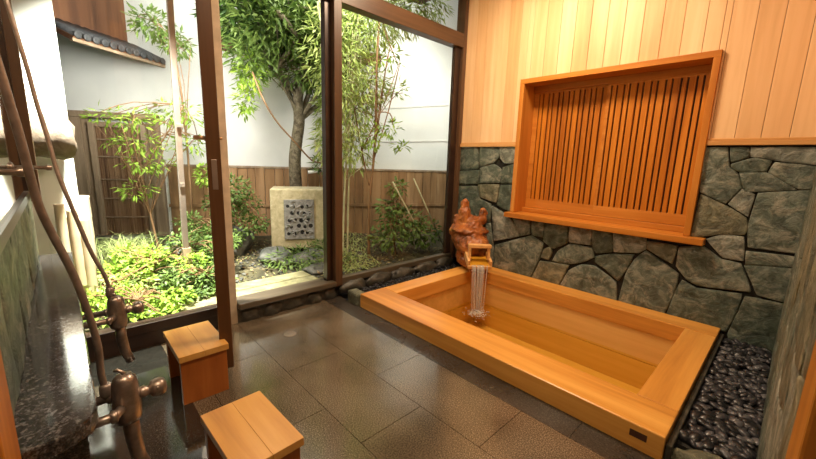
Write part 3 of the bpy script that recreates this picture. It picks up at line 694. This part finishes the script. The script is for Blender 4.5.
for H, r, lb in ((HA, .0070, 'brown shower hose hanging in front, running down to the nearest faucet'), (HB, .0062, 'thin brown shower hose hanging behind, running down to the further faucet')):
    bm = NB(); tube(bm, smooth_pts(H), r, 12); lathe(bm, H[-1], (0, 0, 1), [(-.012, .010), (0, .013), (.02, .013), (.026, .010)], 12)
    tag(obj('shower_hose', bm, m_hose, base=H[-1]), lb, 'hose', 'shower hoses')
for x, z, y1, lb in ((1.228, .976, -2.823, 'round bronze wall peg near the camera at the left edge, by the front hose'), (.60, .963, -2.793, 'small bronze wall peg further back, between the two hoses')):
    h = thing('wall_peg', (x, -2.886, z), lb, 'peg', 'bronze wall pegs')
    bm = NB(); lathe(bm, (x, -2.886, z), (0, 1, 0), [(0, .006), (y1+2.886-.016, .0062), (y1+2.886-.012, .009), (y1+2.886-.002, .009), (y1+2.886, .005)], 12); obj('peg_rod', bm, m_brass, h)
    bm = NB(); lathe(bm, (x, -2.886, z), (0, 1, 0), [(0, .016), (.006, .016), (.010, .007)], 14); obj('wall_flange', bm, m_brass, h)

# ================================================================ STOOLS
st = thing('bath_stool', (.522, -2.42, 0), 'low cypress bath stool standing further back by the open glass door', 'stool', 'cypress bath stools')
def stool_parts(st):
    x0, x1, y0, y1, H = .373, .672, -2.512, -2.325, .222
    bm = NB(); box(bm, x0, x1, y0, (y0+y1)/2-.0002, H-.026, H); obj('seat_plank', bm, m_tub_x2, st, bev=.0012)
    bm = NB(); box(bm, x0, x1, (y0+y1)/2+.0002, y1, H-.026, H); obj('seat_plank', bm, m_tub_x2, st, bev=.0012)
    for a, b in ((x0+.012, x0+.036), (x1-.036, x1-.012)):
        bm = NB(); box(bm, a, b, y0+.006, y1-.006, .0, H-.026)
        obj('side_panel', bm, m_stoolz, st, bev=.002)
    bm = NB(); box(bm, x0+.036, x1-.036, (y0+y1)/2-.011, (y0+y1)/2+.011, .11, .17); obj('stretcher', bm, m_tub_x2, st, bev=.002)
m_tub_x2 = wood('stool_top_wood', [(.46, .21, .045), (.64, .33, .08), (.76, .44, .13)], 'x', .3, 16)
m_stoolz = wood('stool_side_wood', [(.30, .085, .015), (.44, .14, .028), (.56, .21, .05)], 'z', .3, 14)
stool_parts(st)
s2 = copy_tree(st); s2.location = (1.232, -2.443, 0); s2.rotation_euler = (0, 0, R(2)); s2['label'] = 'low cypress bath stool in the foreground nearest the camera, knot in its seat'
m_drain = plain('drain_metal', (.28, .24, .19), .5, .4)
bm = NB(); lathe(bm, (.345, -1.894, -.001), (0, 0, 1), [(0, .036), (.0025, .036), (.004, .033), (.0042, .004)], 24)
tag(obj('drain_cover', bm, m_drain, base=(.345, -1.894, 0)), 'small round metal drain cover set in the granite floor', 'drain')

# ================================================================ GARDEN
bm = NB()
g = []; gx, gy = 60, 90
for j in range(gy+1):
    rw = []
    for i in range(gx+1):
        X = -7 + 6.88*i/gx; Y = -4 + 8*j/gy
        z = -.045 + .05*noise.noise(Vector((X*1.6, Y*1.6, 0))) + .015*noise.noise(Vector((X*7, Y*7, 4)))
        if X > -.45: z = min(z, -.03)
        rw.append(bm.verts.new((X, Y, z)))
    g.append(rw)
for j in range(gy):
    for i in range(gx):
        f = bm.faces.new((g[j][i], g[j][i+1], g[j+1][i+1], g[j+1][i])); f.smooth = True
struct('ground', bm, m_soil)
A0 = Vector((-3.7, -2.7, 0)); AD = Vector((2.2, 4.15, 0)); AL = AD.length; au = AD.normalized(); an = Vector((au.y, -au.x, 0))   # an points to the house
def wp(t, n=0.0, z=0.0): p = A0 + AD*t + an*n; return Vector((p.x, p.y, z))
def wbox(bm, t0, t1, n0, n1, z0, z1, mi=0):
    c = wp((t0+t1)/2, (n0+n1)/2, (z0+z1)/2); obox(bm, c, au, an, (0, 0, 1), (t1-t0)*AL/2, abs(n1-n0)/2, (z1-z0)/2, mi)
gw = sroot('wall_garden')
bm = NB(); wbox(bm, -.35, 1.7, -.12, 0, -.1, 3.4); obj('plaster_wall', bm, m_plaster, gw)
bm = NB()
a = wp(.80, .004, 1.43); b = wp(1.35, .004, 1.62)
for z0, z1 in ((1.27, 1.42), (1.72, 2.05)):
    a = wp(.78, .006, z0); b = wp(1.4, .006, z1); c = (a+b)/2; d = (b-a); L = d.length; obox(bm, c, d.normalized(), an, an.cross(d.normalized()), L/2, .006, .008)
obj('wall_batten', bm, m_white, gw)
# eave with tiles over the wall, dark from below
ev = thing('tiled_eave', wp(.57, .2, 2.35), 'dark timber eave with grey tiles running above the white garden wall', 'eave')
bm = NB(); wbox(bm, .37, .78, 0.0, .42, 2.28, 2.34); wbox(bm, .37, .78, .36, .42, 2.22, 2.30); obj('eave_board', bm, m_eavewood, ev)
bm = NB()
for k in range(18): 
    t = .375 + k*.0232; tube(bm, [wp(t, .0, 2.62), wp(t, .46, 2.37)], .03, 8)
obj('roof_tiles', bm, m_tile, ev)
# fence: vertical boards
fn = thing('wooden_fence', wp(.75, .04, 0), 'low brown board fence along the foot of the white garden wall', 'fence')
bm = NB(); t = .225; rs = random.Random(2)
while t < 1.5:
    w_ = rs.uniform(.09, .16)/AL; wbox(bm, t, t+w_-.0012, .025, .045+rs.uniform(0, .012), -.05, .865+rs.uniform(-.006, .006)); t += w_
obj('fence_boards', bm, m_fence, fn)
bm = NB(); wbox(bm, .222, 1.5, .015, .065, .862, .888); obj('top_rail', bm, m_gate, fn)
bm = NB(); wbox(bm, .222, 1.5, .058, .075, .35, .39); obj('middle_rail', bm, m_fence, fn)
# gate with reed panel
gt = thing('garden_gate', wp(.12, .04, 0), 'weathered wooden garden gate with a dark reed panel in the white wall', 'gate')
bm = NB()
for a in ((.022, .046, -.02, 1.47), (.19, .214, -.02, 1.47), (.060, .072, 0, 1.36), (.172, .184, 0, 1.36)): wbox(bm, a[0], a[1], .0, .075, a[2], a[3])
wbox(bm, .022, .214, 0, .085, 1.40, 1.47); wbox(bm, .06, .184, 0, .06, 1.30, 1.36); obj('gate_frame', bm, m_gate, gt, bev=.004)
bm = NB(); rs = random.Random(8); t = .072
while t < .172:
    wbox(bm, t, t+.0020, .012, .03+rs.uniform(0, .012), .0, 1.30); t += .0024
obj('reed_panel', bm, m_reed, gt)
bm = NB()
for z in (.22, .45, .68, .95, 1.15): wbox(bm, .072, .172, .044, .053, z, z+.014)
wbox(bm, .046, .060, .01, .03, 0, 1.40); wbox(bm, .184, .19, .01, .03, 0, 1.40)
obj('bamboo_strip', bm, m_gate, gt)
# pent roof above the gate
pr_ = thing('gate_roof', (-3.0, -2.2, 2.0), 'small grey tiled pent roof with brown timber wall above the garden gate', 'roof')
ea, eb = Vector((-2.5, -2.57, 2.03)), Vector((-3.06, -1.75, 2.03)); ed = (eb-ea); eL = ed.length; edn = ed.normalized(); en = Vector((-edn.y, edn.x, 0))
if en.x > 0: en = -en
bm = NB(); c = (ea+eb)/2 + en*.22 + Vector((0, 0, .10)); obox(bm, c, edn, (en+Vector((0, 0, .45))).normalized(), edn.cross((en+Vector((0, 0, .45))).normalized()), eL/2, .26, .02); obj('roof_deck', bm, m_eavewood, pr_)
bm = NB()
for k in range(12):
    p = ea + ed*((k+.5)/12) + Vector((0, 0, .035)); tube(bm, [p - en*.02, p + en*.46 + Vector((0, 0, .21))], .032, 10); lathe(bm, p - en*.025, -en, [(0, .036), (.008, .036), (.012, .02)], 12)
obj('roof_tiles', bm, m_tile, pr_)
bm = NB(); obox(bm, ea + ed*.5 + en*.0 + Vector((0, 0, -.012)), edn, en, (0, 0, 1), eL/2, .02, .016); obj('eave_edge', bm, m_gate, pr_)
bm = NB(); obox(bm, (ea+eb)/2 + en*.42 + edn*.06 + Vector((0, 0, .75)), edn, en, (0, 0, 1), eL/2, .02, .55); obj('timber_wall', bm, m_eavewood, pr_)
# white pier at left
bm = NB(); box(bm, -1.5, -.82, -3.3, -2.705, -.05, 3.2); struct('wall_pier', bm, m_plaster, bev=.01)
bm = NB(); lathe(bm, (-.66, -3.25, 1.09), (0, 1, 0), [(0, .10), (.2, .115), (.42, .118), (.50, .122), (.545, .112), (.56, .08), (.563, .02)], 20)
for v in bm.verts: v.co += Vector((noise.noise(v.co*9), noise.noise(v.co*9+Vector((5, 0, 0))), noise.noise(v.co*9+Vector((0, 5, 0)))))*.028
tag(obj('log_beam', bm, m_log, base=(-.66, -3.0, 1.09)), 'rounded tan log end in front of the white pier at far left', 'log')
# bamboo poles beside the pier
for i, (x, y, z1, r, lb) in enumerate(((-1.62, -2.675, .665, .052, 'thick pale bamboo pole right of the white pier, the tallest of the group'),
        (-1.35, -2.745, .56, .028, 'thin pale bamboo pole standing second from the thick pole'), (-1.28, -2.79, .50, .028, 'thin pale bamboo pole standing third from the thick pole'), (-1.0, -2.70, .42, .024, 'short thin bamboo pole in front of the white pier'))):
    if i in (1, 2): x = -.78; y = (-2.70, -2.745)[i-1]; z1 = (.60, .66)[i-1]
    if i == 3: x = -.74; y = -2.80; z1 = .70
    bm = NB(); pp = [(x, y, -.05)]; rd = [r]
    for k in range(1, 5):
        z = z1*k/4; pp += [(x, y, z-.01), (x, y, z)]; rd += [r, r*1.06]
    pp += [(x, y, z1+.004)]; rd += [r*.9]
    tube(bm, pp, rd, 14); tag(obj('bamboo_pole', bm, m_bampole, base=(x, y, -.03)), lb, 'bamboo pole', 'bamboo poles by the white pier')
# downpipe-like aluminium post outside the left pane
ps = thing('metal_post', (-.85, -2.12, 0), 'slim pale metal post standing outside behind the left window pane', 'post')
bm = NB(); box(bm, -.865, -.835, -2.160, -2.122, .30, 2.6); 
for v in bm.verts: v.co += Vector((0, (v.co.z-.4)*.017, 0))
obj('post_tube', bm, m_metal, ps, bev=.004)
bm = NB(); box(bm, -.83, -.812, -2.15, -2.12, .78, .81); box(bm, -.83, -.805, -2.14, -2.10, 1.20, 1.225); obj('bracket', bm, m_metal, ps, bev=.002)
bm = NB(); box(bm, -.875, -.825, -2.165, -2.11, -.05, .32); obj('post_foot', bm, m_gate, ps)
# eave of this building above the glass
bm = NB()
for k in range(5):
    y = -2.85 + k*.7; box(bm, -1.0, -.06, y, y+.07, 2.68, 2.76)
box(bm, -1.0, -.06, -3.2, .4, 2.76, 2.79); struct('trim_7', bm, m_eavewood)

# stone basin with carved panel
def gb(o, u, n, z): return Vector(o) + au*u + an*n + Vector((0, 0, z))
bo = Vector((-1.63, -1.155, -.02))
bs = thing('stone_basin', bo + au*.29, 'tan square stone block with a carved grey panel standing before the garden fence', 'stone block')
bm = NB(); W_, Hh, Dp = .585, .695, .42
obox(bm, gb(bo, W_/2, -Dp/2, .03+(Hh-.03)/2), au, an, (0, 0, 1), W_/2, Dp/2, (Hh-.03)/2-.0); o = obj('basin_block', bm, m_basin, bs, bev=.014)
bm = NB(); obox(bm, gb(bo, W_/2, -Dp/2, .0), au, an, (0, 0, 1), W_/2-.05, Dp/2-.04, .04); obj('basin_foot', bm, m_hollow, bs)
bm = NB(); obox(bm, gb(bo, W_/2+.01, .002, .36), au, an, (0, 0, 1), .160, .018, .222); panel = obj('carved_panel', bm, m_carved, bs, bev=.005)
bm = NB(); rs = random.Random(4)
holes = []
for r_ in range(5):
    for c_ in range(4):
        holes.append((W_/2+.01 + (c_-1.5)*.066 + (.018 if r_ % 2 else -.012) + rs.uniform(-.01, .01), .36 + (r_-2)*.074 + rs.uniform(-.01, .01), rs.uniform(.016, .027)))
for u, z, r in holes:
    bm = NB(); lathe(bm, gb(bo, u, .0195, z), an, [(0, r), (.0015, r*.97)], 7); obj('carved_hole', bm, m_hollow, panel)
for k in range(34):
    u = W_/2+.01 + rs.uniform(-.125, .125); z = .36 + rs.uniform(-.185, .185); a = rs.uniform(0, 6.28); r = rs.uniform(.02, .034)
    pts = [gb(bo, u + r*math.cos(a+q*.45), .024, z + r*math.sin(a+q*.45)*.8) for q in range(6)]
    bm = NB(); tube(bm, pts, [.004, .008, .010, .010, .008, .004], 6); obj('carved_scroll', bm, m_carved, panel)

# rocks
def rock(x, y, z, s, sc, seed, lb, mat=m_rock):
    bm = NB(); ico(bm, (x, y, z), s, 3, sc, nz=.45, ns=1.4, seed=seed)
    tag(obj('garden_rock', bm, mat, base=(x, y, z-s*sc[2]*.6)), lb, 'rock', 'garden rocks')
rock(-1.25, -1.28, .02, .17, (1.2, .9, .55), 1, 'grey rock in front of the left corner of the carved stone block')
rock(-1.05, -.95, .0, .16, (1, 1.4, .45), 2, 'flat grey rock in front of the carved stone block')
rock(-1.95, -1.45, .08, .20, (1, 1, 1), 3, 'dark rock behind the shrub left of the carved stone block')
rock(-1.9, -1.95, .05, .20, (1.2, 1.0, .6), 6, 'low dark rock among the plants behind the left window pane')
rock(-.75, -1.05, -.02, .13, (1, 1.2, .4), 5, 'small low rock just outside beside the window mullion')
# boardwalk outside the doorway
bw = thing('garden_step', (-.45, -1.8, .0), 'pale mossy plank step just outside the open doorway', 'step')
for k, (xa, xb) in enumerate(((-.30, -.14), (-.47, -.315), (-.64, -.485))):
    bm = NB(); box(bm, xa, xb, -2.30, -1.30, -.02, .035); obj('step_plank', bm, m_stepwood, bw, bev=.006)

# ---- plants
def leaves(bm, centers, n, L, wd, rs, droop=.3, mi=0):
    """n leaves spread over ellipsoids (cx,cy,cz, rx,ry,rz)"""
    tot = sum((c[3]*c[4]*c[5])**.6 for c in centers); wts = [(c[3]*c[4]*c[5])**.6/tot for c in centers]
    for _ in range(n):
        c = rs.choices(centers, wts)[0]
        while True:
            q = Vector((rs.uniform(-1, 1), rs.uniform(-1, 1), rs.uniform(-1, 1)))
            if .15 < q.length < 1: break
        p = Vector((c[0]+q.x*c[3], c[1]+q.y*c[4], c[2]+q.z*c[5]))
        leaf(bm, p, q, L*rs.uniform(.6, 1.3), wd*rs.uniform(.7, 1.2), rs, droop)
def leaf(bm, p, q, l, w_, rs, droop=.3):
    d = (q + Vector((rs.gauss(0, .6), rs.gauss(0, .6), rs.gauss(0, .4)-droop))).normalized()
    s = d.cross(Vector((rs.gauss(0, .35), rs.gauss(0, .35), 1))).normalized(); n_ = s.cross(d)
    a = p; m1 = p + d*l*.45 + n_*l*.05; e = p + d*l
    va = bm.verts.new(a); v1 = bm.verts.new(m1 + s*w_*.5 - n_*l*.06); v2 = bm.verts.new(m1 - s*w_*.5 - n_*l*.06); vm = bm.verts.new(m1); ve = bm.verts.new(e - n_*l*.05)
    bm.faces.new((va, v1, vm)); bm.faces.new((v1, ve, vm)); bm.faces.new((va, vm, v2)); bm.faces.new((vm, ve, v2))
def plant(name, base, label, cat, stems, centers, n, L, wd, lm, sm, seed, group=None, droop=.3, twigs=0):
    t = thing(name, base, label, cat, group); rs = random.Random(seed)
    if stems:
        bm = NB()
        for P, r0, r1 in stems:
            sp_ = smooth_pts(P, 5); k = len(sp_); tube(bm, sp_, [r0+(r1-r0)*i/(k-1) for i in range(k)], 8)
        if twigs:
            for _ in range(twigs):
                P, r0, r1 = rs.choice(stems); q = Vector(P[rs.randrange(1, len(P))]); c = rs.choice(centers)
                e = Vector((c[0]+rs.uniform(-1, 1)*c[3]*.8, c[1]+rs.uniform(-1, 1)*c[4]*.8, c[2]+rs.uniform(-1, 1)*c[5]*.8))
                if (e-q).length < 1.3: tube(bm, smooth_pts([q, (q+e)/2+Vector((rs.gauss(0, .04), rs.gauss(0, .04), .05)), e], 3), [max(r1*.7, .004)]*6+[.0025], 5)
        obj('stem' if r0 < .03 else 'trunk', bm, sm, t)
    bm = NB(); leaves(bm, centers, n, L, wd, rs, droop); obj('foliage', bm, lm, t)
    return t
# big tree behind the stone block
plant('garden_tree', (-2.15, -.60, -.03), 'large dark leafed tree with rough trunk rising behind the carved stone block', 'tree',
      [([(-2.15, -.58, -.05), (-2.12, -.60, .5), (-2.02, -.66, 1.0), (-2.0, -.60, 1.45), (-1.95, -.63, 1.75), (-1.9, -.50, 2.05), (-1.75, -.35, 2.35), (-1.6, -.3, 2.7)], .088, .042),
       ([(-1.96, -.63, 1.55), (-1.92, -.80, 1.75), (-1.85, -.95, 1.95)], .018, .008),
       ([(-1.95, -.63, 1.7), (-1.9, -.9, 2.0), (-1.8, -1.1, 2.3), (-1.8, -1.25, 2.6)], .028, .010)],
      [(-1.8, -1.0, 2.30, .5, .5, .26), (-1.7, -.45, 2.35, .5, .5, .28), (-1.75, -.75, 2.6, .6, .8, .28), (-1.9, -1.15, 2.05, .3, .25, .18), (-1.65, -.25, 2.0, .28, .25, .24), (-1.85, -.55, 1.95, .3, .35, .14), (-1.75, -.35, 2.15, .3, .3, .2)],
      5600, .115, .036, L_green, m_bark, 3, twigs=60)
gtree = [o for o in COL.objects if o.name == 'garden_tree'][0]; rs = random.Random(77)
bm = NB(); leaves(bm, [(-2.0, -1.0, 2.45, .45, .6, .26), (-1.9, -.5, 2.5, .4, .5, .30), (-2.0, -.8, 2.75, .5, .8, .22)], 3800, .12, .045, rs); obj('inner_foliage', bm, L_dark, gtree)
plant('climbing_foliage', (-1.85, -.2, 0), 'light leafy branches hanging right of the big tree trunk', 'branch',
      [([(-1.8, -.35, -.05), (-1.8, -.32, .6), (-1.75, -.28, 1.2), (-1.75, -.25, 1.8)], .012, .006)],
      [(-1.8, -.32, 1.65, .2, .16, .3), (-1.8, -.33, 1.25, .16, .13, .2), (-1.85, -.35, .95, .16, .12, .14)], 420, .09, .03, L_green, m_stem, 5, twigs=14)
plant('young_maple', (-1.95, -1.05, 0), 'drooping light green twigs hanging left of the big tree trunk', 'branch',
      [([(-1.68, -.40, -.05), (-1.66, -.41, .5), (-1.62, -.45, .91), (-1.6, -.66, .99), (-1.6, -.86, 1.18), (-1.6, -1.06, 1.38), (-1.6, -1.2, 1.6), (-1.7, -1.25, 1.85)], .010, .008)],
      [(-1.9, -1.2, 1.85, .22, .16, .2), (-1.85, -1.28, 1.6, .14, .10, .18)], 330, .085, .03, L_lime, m_stem, 6)
# maple in front of the gate
plant('maple_sapling', (-2.2, -2.15, 0), 'slender maple sapling with bright yellow green leaves before the garden gate', 'tree',
      [([(-2.2, -2.1, -.05), (-2.2, -2.15, .4), (-2.25, -2.2, .9), (-2.2, -2.25, 1.35)], .012, .005), ([(-2.25, -2.2, .8), (-2.2, -1.95, 1.2), (-2.1, -1.8, 1.5)], .008, .004)],
      [(-2.2, -2.3, 1.33, .25, .28, .10), (-2.15, -1.85, 1.42, .25, .25, .13), (-2.2, -2.2, 1.10, .25, .25, .10), (-2.2, -2.15, .92, .22, .24, .09), (-2.2, -1.75, 1.12, .2, .2, .10), (-2.2, -2.25, .66, .2, .15, .07)],
      720, .075, .026, L_lime, m_stem, 7, twigs=40)
# bright ground shrubs behind the left pane
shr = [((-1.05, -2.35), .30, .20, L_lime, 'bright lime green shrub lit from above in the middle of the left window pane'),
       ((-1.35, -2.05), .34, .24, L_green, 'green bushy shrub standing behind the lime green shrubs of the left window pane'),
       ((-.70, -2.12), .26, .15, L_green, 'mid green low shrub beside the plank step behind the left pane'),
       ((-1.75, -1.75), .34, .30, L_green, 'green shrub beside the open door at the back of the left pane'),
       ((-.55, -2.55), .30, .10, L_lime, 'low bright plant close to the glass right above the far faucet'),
       ((-.95, -2.62), .28, .12, L_pale, 'low plant beside the bamboo poles, garden lamp glare put into its very pale leaves')]  # overexposed lamp patch painted as pale leaf colour
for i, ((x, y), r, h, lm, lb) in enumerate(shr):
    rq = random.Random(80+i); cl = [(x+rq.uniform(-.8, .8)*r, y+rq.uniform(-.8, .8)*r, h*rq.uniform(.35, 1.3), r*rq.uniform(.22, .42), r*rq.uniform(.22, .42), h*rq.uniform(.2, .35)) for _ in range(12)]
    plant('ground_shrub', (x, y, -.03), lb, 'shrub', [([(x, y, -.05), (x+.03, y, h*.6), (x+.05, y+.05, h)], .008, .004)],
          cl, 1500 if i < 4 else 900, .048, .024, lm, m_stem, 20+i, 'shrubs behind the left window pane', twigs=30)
plant('azalea_bush', (-1.95, -1.5, -.03), 'rounded glossy green bush left of the carved stone block by the doorway', 'shrub',
      [([(-2.0, -1.45, -.05), (-2.0, -1.48, .3), (-2.0, -1.5, .6)], .014, .006)],
      [(-1.95, -1.42, .66, .22, .20, .14), (-1.9, -1.55, .52, .22, .18, .13), (-2.0, -1.3, .50, .2, .18, .12), (-1.85, -1.35, .28, .25, .25, .13), (-1.8, -1.55, .2, .2, .2, .12)], 1500, .05, .030, L_green, m_stem, 31, twigs=30)
plant('trailing_vine', (-1.9, -1.72, 0), 'bright leafy spray high beside the fence just right of the open door', 'branch', None,
      [(-2.0, -1.66, .80, .16, .10, .12)], 180, .055, .028, L_lime, m_stem, 33)
plant('low_fern', (-1.0, -1.25, -.03), 'low ferny ground plant in front of the carved stone block', 'fern', None,
      [(-1.05, -1.15, .05, .3, .32, .07), (-.8, -.9, .03, .2, .3, .05), (-1.2, -.75, .06, .2, .2, .07)], 900, .07, .018, L_green, m_stem, 34)
# bamboo clump behind right pane
cul = []
for (x, y, dx, dy) in ((-1.0, -.78, -.02, -.05), (-1.05, -.72, -.1, .03), (-.98, -.66, .02, .1), (-1.1, -.62, -.05, -.1), (-1.05, -.55, -.05, .12)):
    cul.append(([(x, y, -.05), (x+dx*.4, y+dy*.3, .8), (x+dx, y+dy, 1.6), (x+dx*1.6, y+dy*1.8, 2.5)], .012, .006))
plant('bamboo_clump', (-1.03, -.67, -.03), 'clump of slender bamboo with pale culms behind the right window pane', 'bamboo', cul,
      [(-1.0, -.70, 2.0, .3, .34, .5), (-1.05, -.62, 1.45, .26, .28, .35), (-1.0, -.45, 2.35, .35, .45, .25), (-1.0, -.80, 1.15, .14, .16, .22), (-.95, -.35, 1.75, .2, .22, .2), (-1.0, -.55, 1.75, .3, .36, .4), (-.95, -.55, 1.1, .16, .22, .2), (-1.0, -.1, 2.55, .4, .5, .22), (-1.0, .35, 2.75, .35, .4, .2)], 4700, .10, .018, L_bamboo, m_culm, 41, droop=.6, twigs=70)
plant('slender_tree', (-.85, -.42, -.03), 'slender brown stemmed young tree standing behind the right window pane', 'tree',
      [([(-.85, -.40, -.05), (-.84, -.42, .5), (-.82, -.38, 1.0), (-.82, -.35, 1.5), (-.8, -.37, 2.0), (-.8, -.33, 2.5)], .016, .009), ([(-.84, -.42, .75), (-.86, -.5, 1.1), (-.88, -.58, 1.5)], .009, .005)],
      [(-.8, -.22, 2.05, .16, .16, .12), (-.8, -.2, 1.35, .14, .14, .08), (-.78, -.02, 1.17, .08, .14, .04), (-.8, -.42, 1.25, .12, .1, .14), (-.8, -.1, 1.75, .12, .12, .08)], 330, .075, .026, L_lime, m_stem, 43, twigs=16)
plant('leafy_bush', (-.75, -.1, -.03), 'leafy green bush low behind the right window pane near the room corner', 'shrub',
      [([(-.75, -.1, -.05), (-.78, -.12, .3), (-.8, -.1, .62)], .01, .005)],
      [(-.72, -.05, .34, .24, .32, .15), (-.75, -.18, .52, .14, .16, .10), (-.7, -.15, .74, .12, .10, .08), (-.7, -.25, .2, .22, .22, .12), (-.6, .15, .22, .2, .25, .15)], 1000, .07, .036, L_green, m_stem, 44, twigs=26)
plant('mossy_groundcover', (-.7, -.65, -.03), 'mossy yellow green ground plants at the foot of the bamboo clump', 'ground cover', None,
      [(-.75, -.75, .04, .3, .3, .06), (-.5, -.9, .03, .15, .25, .05), (-1.3, -.35, .05, .3, .3, .08)], 800, .05, .014, L_pale, m_stem, 45)
rs = random.Random(66); bm = NB()
for k in range(2600):
    x = rs.uniform(-2.4, -.15); y = rs.uniform(-2.85, .6)
    p = Vector((x, y, -.045 + .05*noise.noise(Vector((x*1.6, y*1.6, 0))) + .012*abs(rs.gauss(0, 1)) + .004)); leaf(bm, p, Vector((rs.uniform(-1, 1), rs.uniform(-1, 1), .3)), rs.uniform(.025, .05), rs.uniform(.012, .022), rs, .1)
for f in bm.faces: f.material_index = rs.choice([0, 0, 1, 2])
tag(obj('leaf_litter', bm, [leafmat('litter_brown', (.16, .08, .03), (.32, .18, .08)), leafmat('litter_tan', (.34, .26, .13), (.5, .4, .24)), L_pale], base=(-1, -1, -.03)), 'fallen brown and green leaves scattered over the garden soil', 'leaf litter', kind='stuff')
bm = NB()
for k in range(420):
    x = rs.uniform(-1.9, -.2); y = rs.uniform(-1.9, -.2); z = -.045 + .05*noise.noise(Vector((x*1.6, y*1.6, 0)))
    r_ = rs.uniform(.008, .026); ico(bm, (x, y, z+r_*.4), r_, 1, (1, rs.uniform(.7, 1), .6), Matrix.Rotation(rs.uniform(0, 6), 3, 'Z'))
tag(obj('garden_gravel', bm, m_rock, base=(-1, -1, -.03)), 'small grey stones scattered on the soil near the carved block', 'gravel', kind='stuff')
plant('overhanging_branch', (-2.3, -2.05, 0), 'dark green leafy twigs at the top between the gate roof and the metal post', 'branch', [([(-2.35, -1.75, -.05), (-2.35, -1.74, 1.2), (-2.3, -1.8, 2.0), (-2.2, -1.98, 2.25)], .014, .005)],
      [(-2.2, -2.0, 2.22, .2, .18, .12), (-2.2, -1.8, 2.1, .18, .14, .12)], 420, .08, .028, L_green, m_stem, 71, twigs=14)
# grass tuft behind left pane
t = thing('grass_tuft', (-1.75, -2.45, -.03), 'arching tuft of yellow green grass at the foot of the garden gate', 'grass')
bm = NB(); rs = random.Random(50)
for k in range(300):
    a = rs.uniform(0, 6.28); bx, by = -1.8+rs.gauss(0, .10), -2.42+rs.gauss(0, .10); L = rs.uniform(.25, .5); sp_ = rs.uniform(.15, .35); w_ = .004
    s = Vector((-math.sin(a), math.cos(a), 0))*w_; prev = None
    for i in range(5):
        u = i/4; p = Vector((bx+math.cos(a)*sp_*u*u, by+math.sin(a)*sp_*u*u, L*(u-.45*u*u*u))); f_ = 1-u*.9
        cur = (bm.verts.new(p+s*f_), bm.verts.new(p-s*f_))
        if prev: bm.faces.new((prev[0], prev[1], cur[1], cur[0]))
        prev = cur
obj('blades', bm, L_pale, t)
# posts and sticks behind the right pane
bm = NB(); tube(bm, [(-1.55, -.36, -.05), (-1.55, -.36, .84)], .032, 12); lathe(bm, (-1.55, -.36, .3), (0, 0, 1), [(0, .033), (.01, .036), (.02, .033)], 12)
tag(obj('garden_post', bm, m_white, base=(-1.55, -.36, -.03)), 'pale round post beside the bamboo, just right of the window mullion', 'post')
for P, lb in (([(-.62, -.28, .80), (-.60, .02, .36)], 'pale thin stake leaning, the left one of two crossed by the bush'), ([(-.62, .02, .83), (-.60, .22, .50)], 'pale thin stake leaning, the right one of two crossed by the bush')):
    bm = NB(); a, b = Vector(P[0]), Vector(P[1]); d = (b-a).normalized(); e = a + d*((a.z+.03)/-d.z)
    tube(bm, [a, e], .008, 8); tag(obj('garden_stake', bm, m_culm, base=e), lb, 'stake', 'leaning stakes')
bm = NB(); tube(bm, [(-1.95, -.52, .84), (-1.88, -.30, .875)], .022, 10); 
tube(bm, [(-1.88, -.32, .87), (-1.88, -.32, -.05)], .012, 8)
tag(obj('water_pipe', bm, m_white, base=(-1.9, -.4, 0)), 'white pipe end above the right corner of the carved stone block', 'pipe')
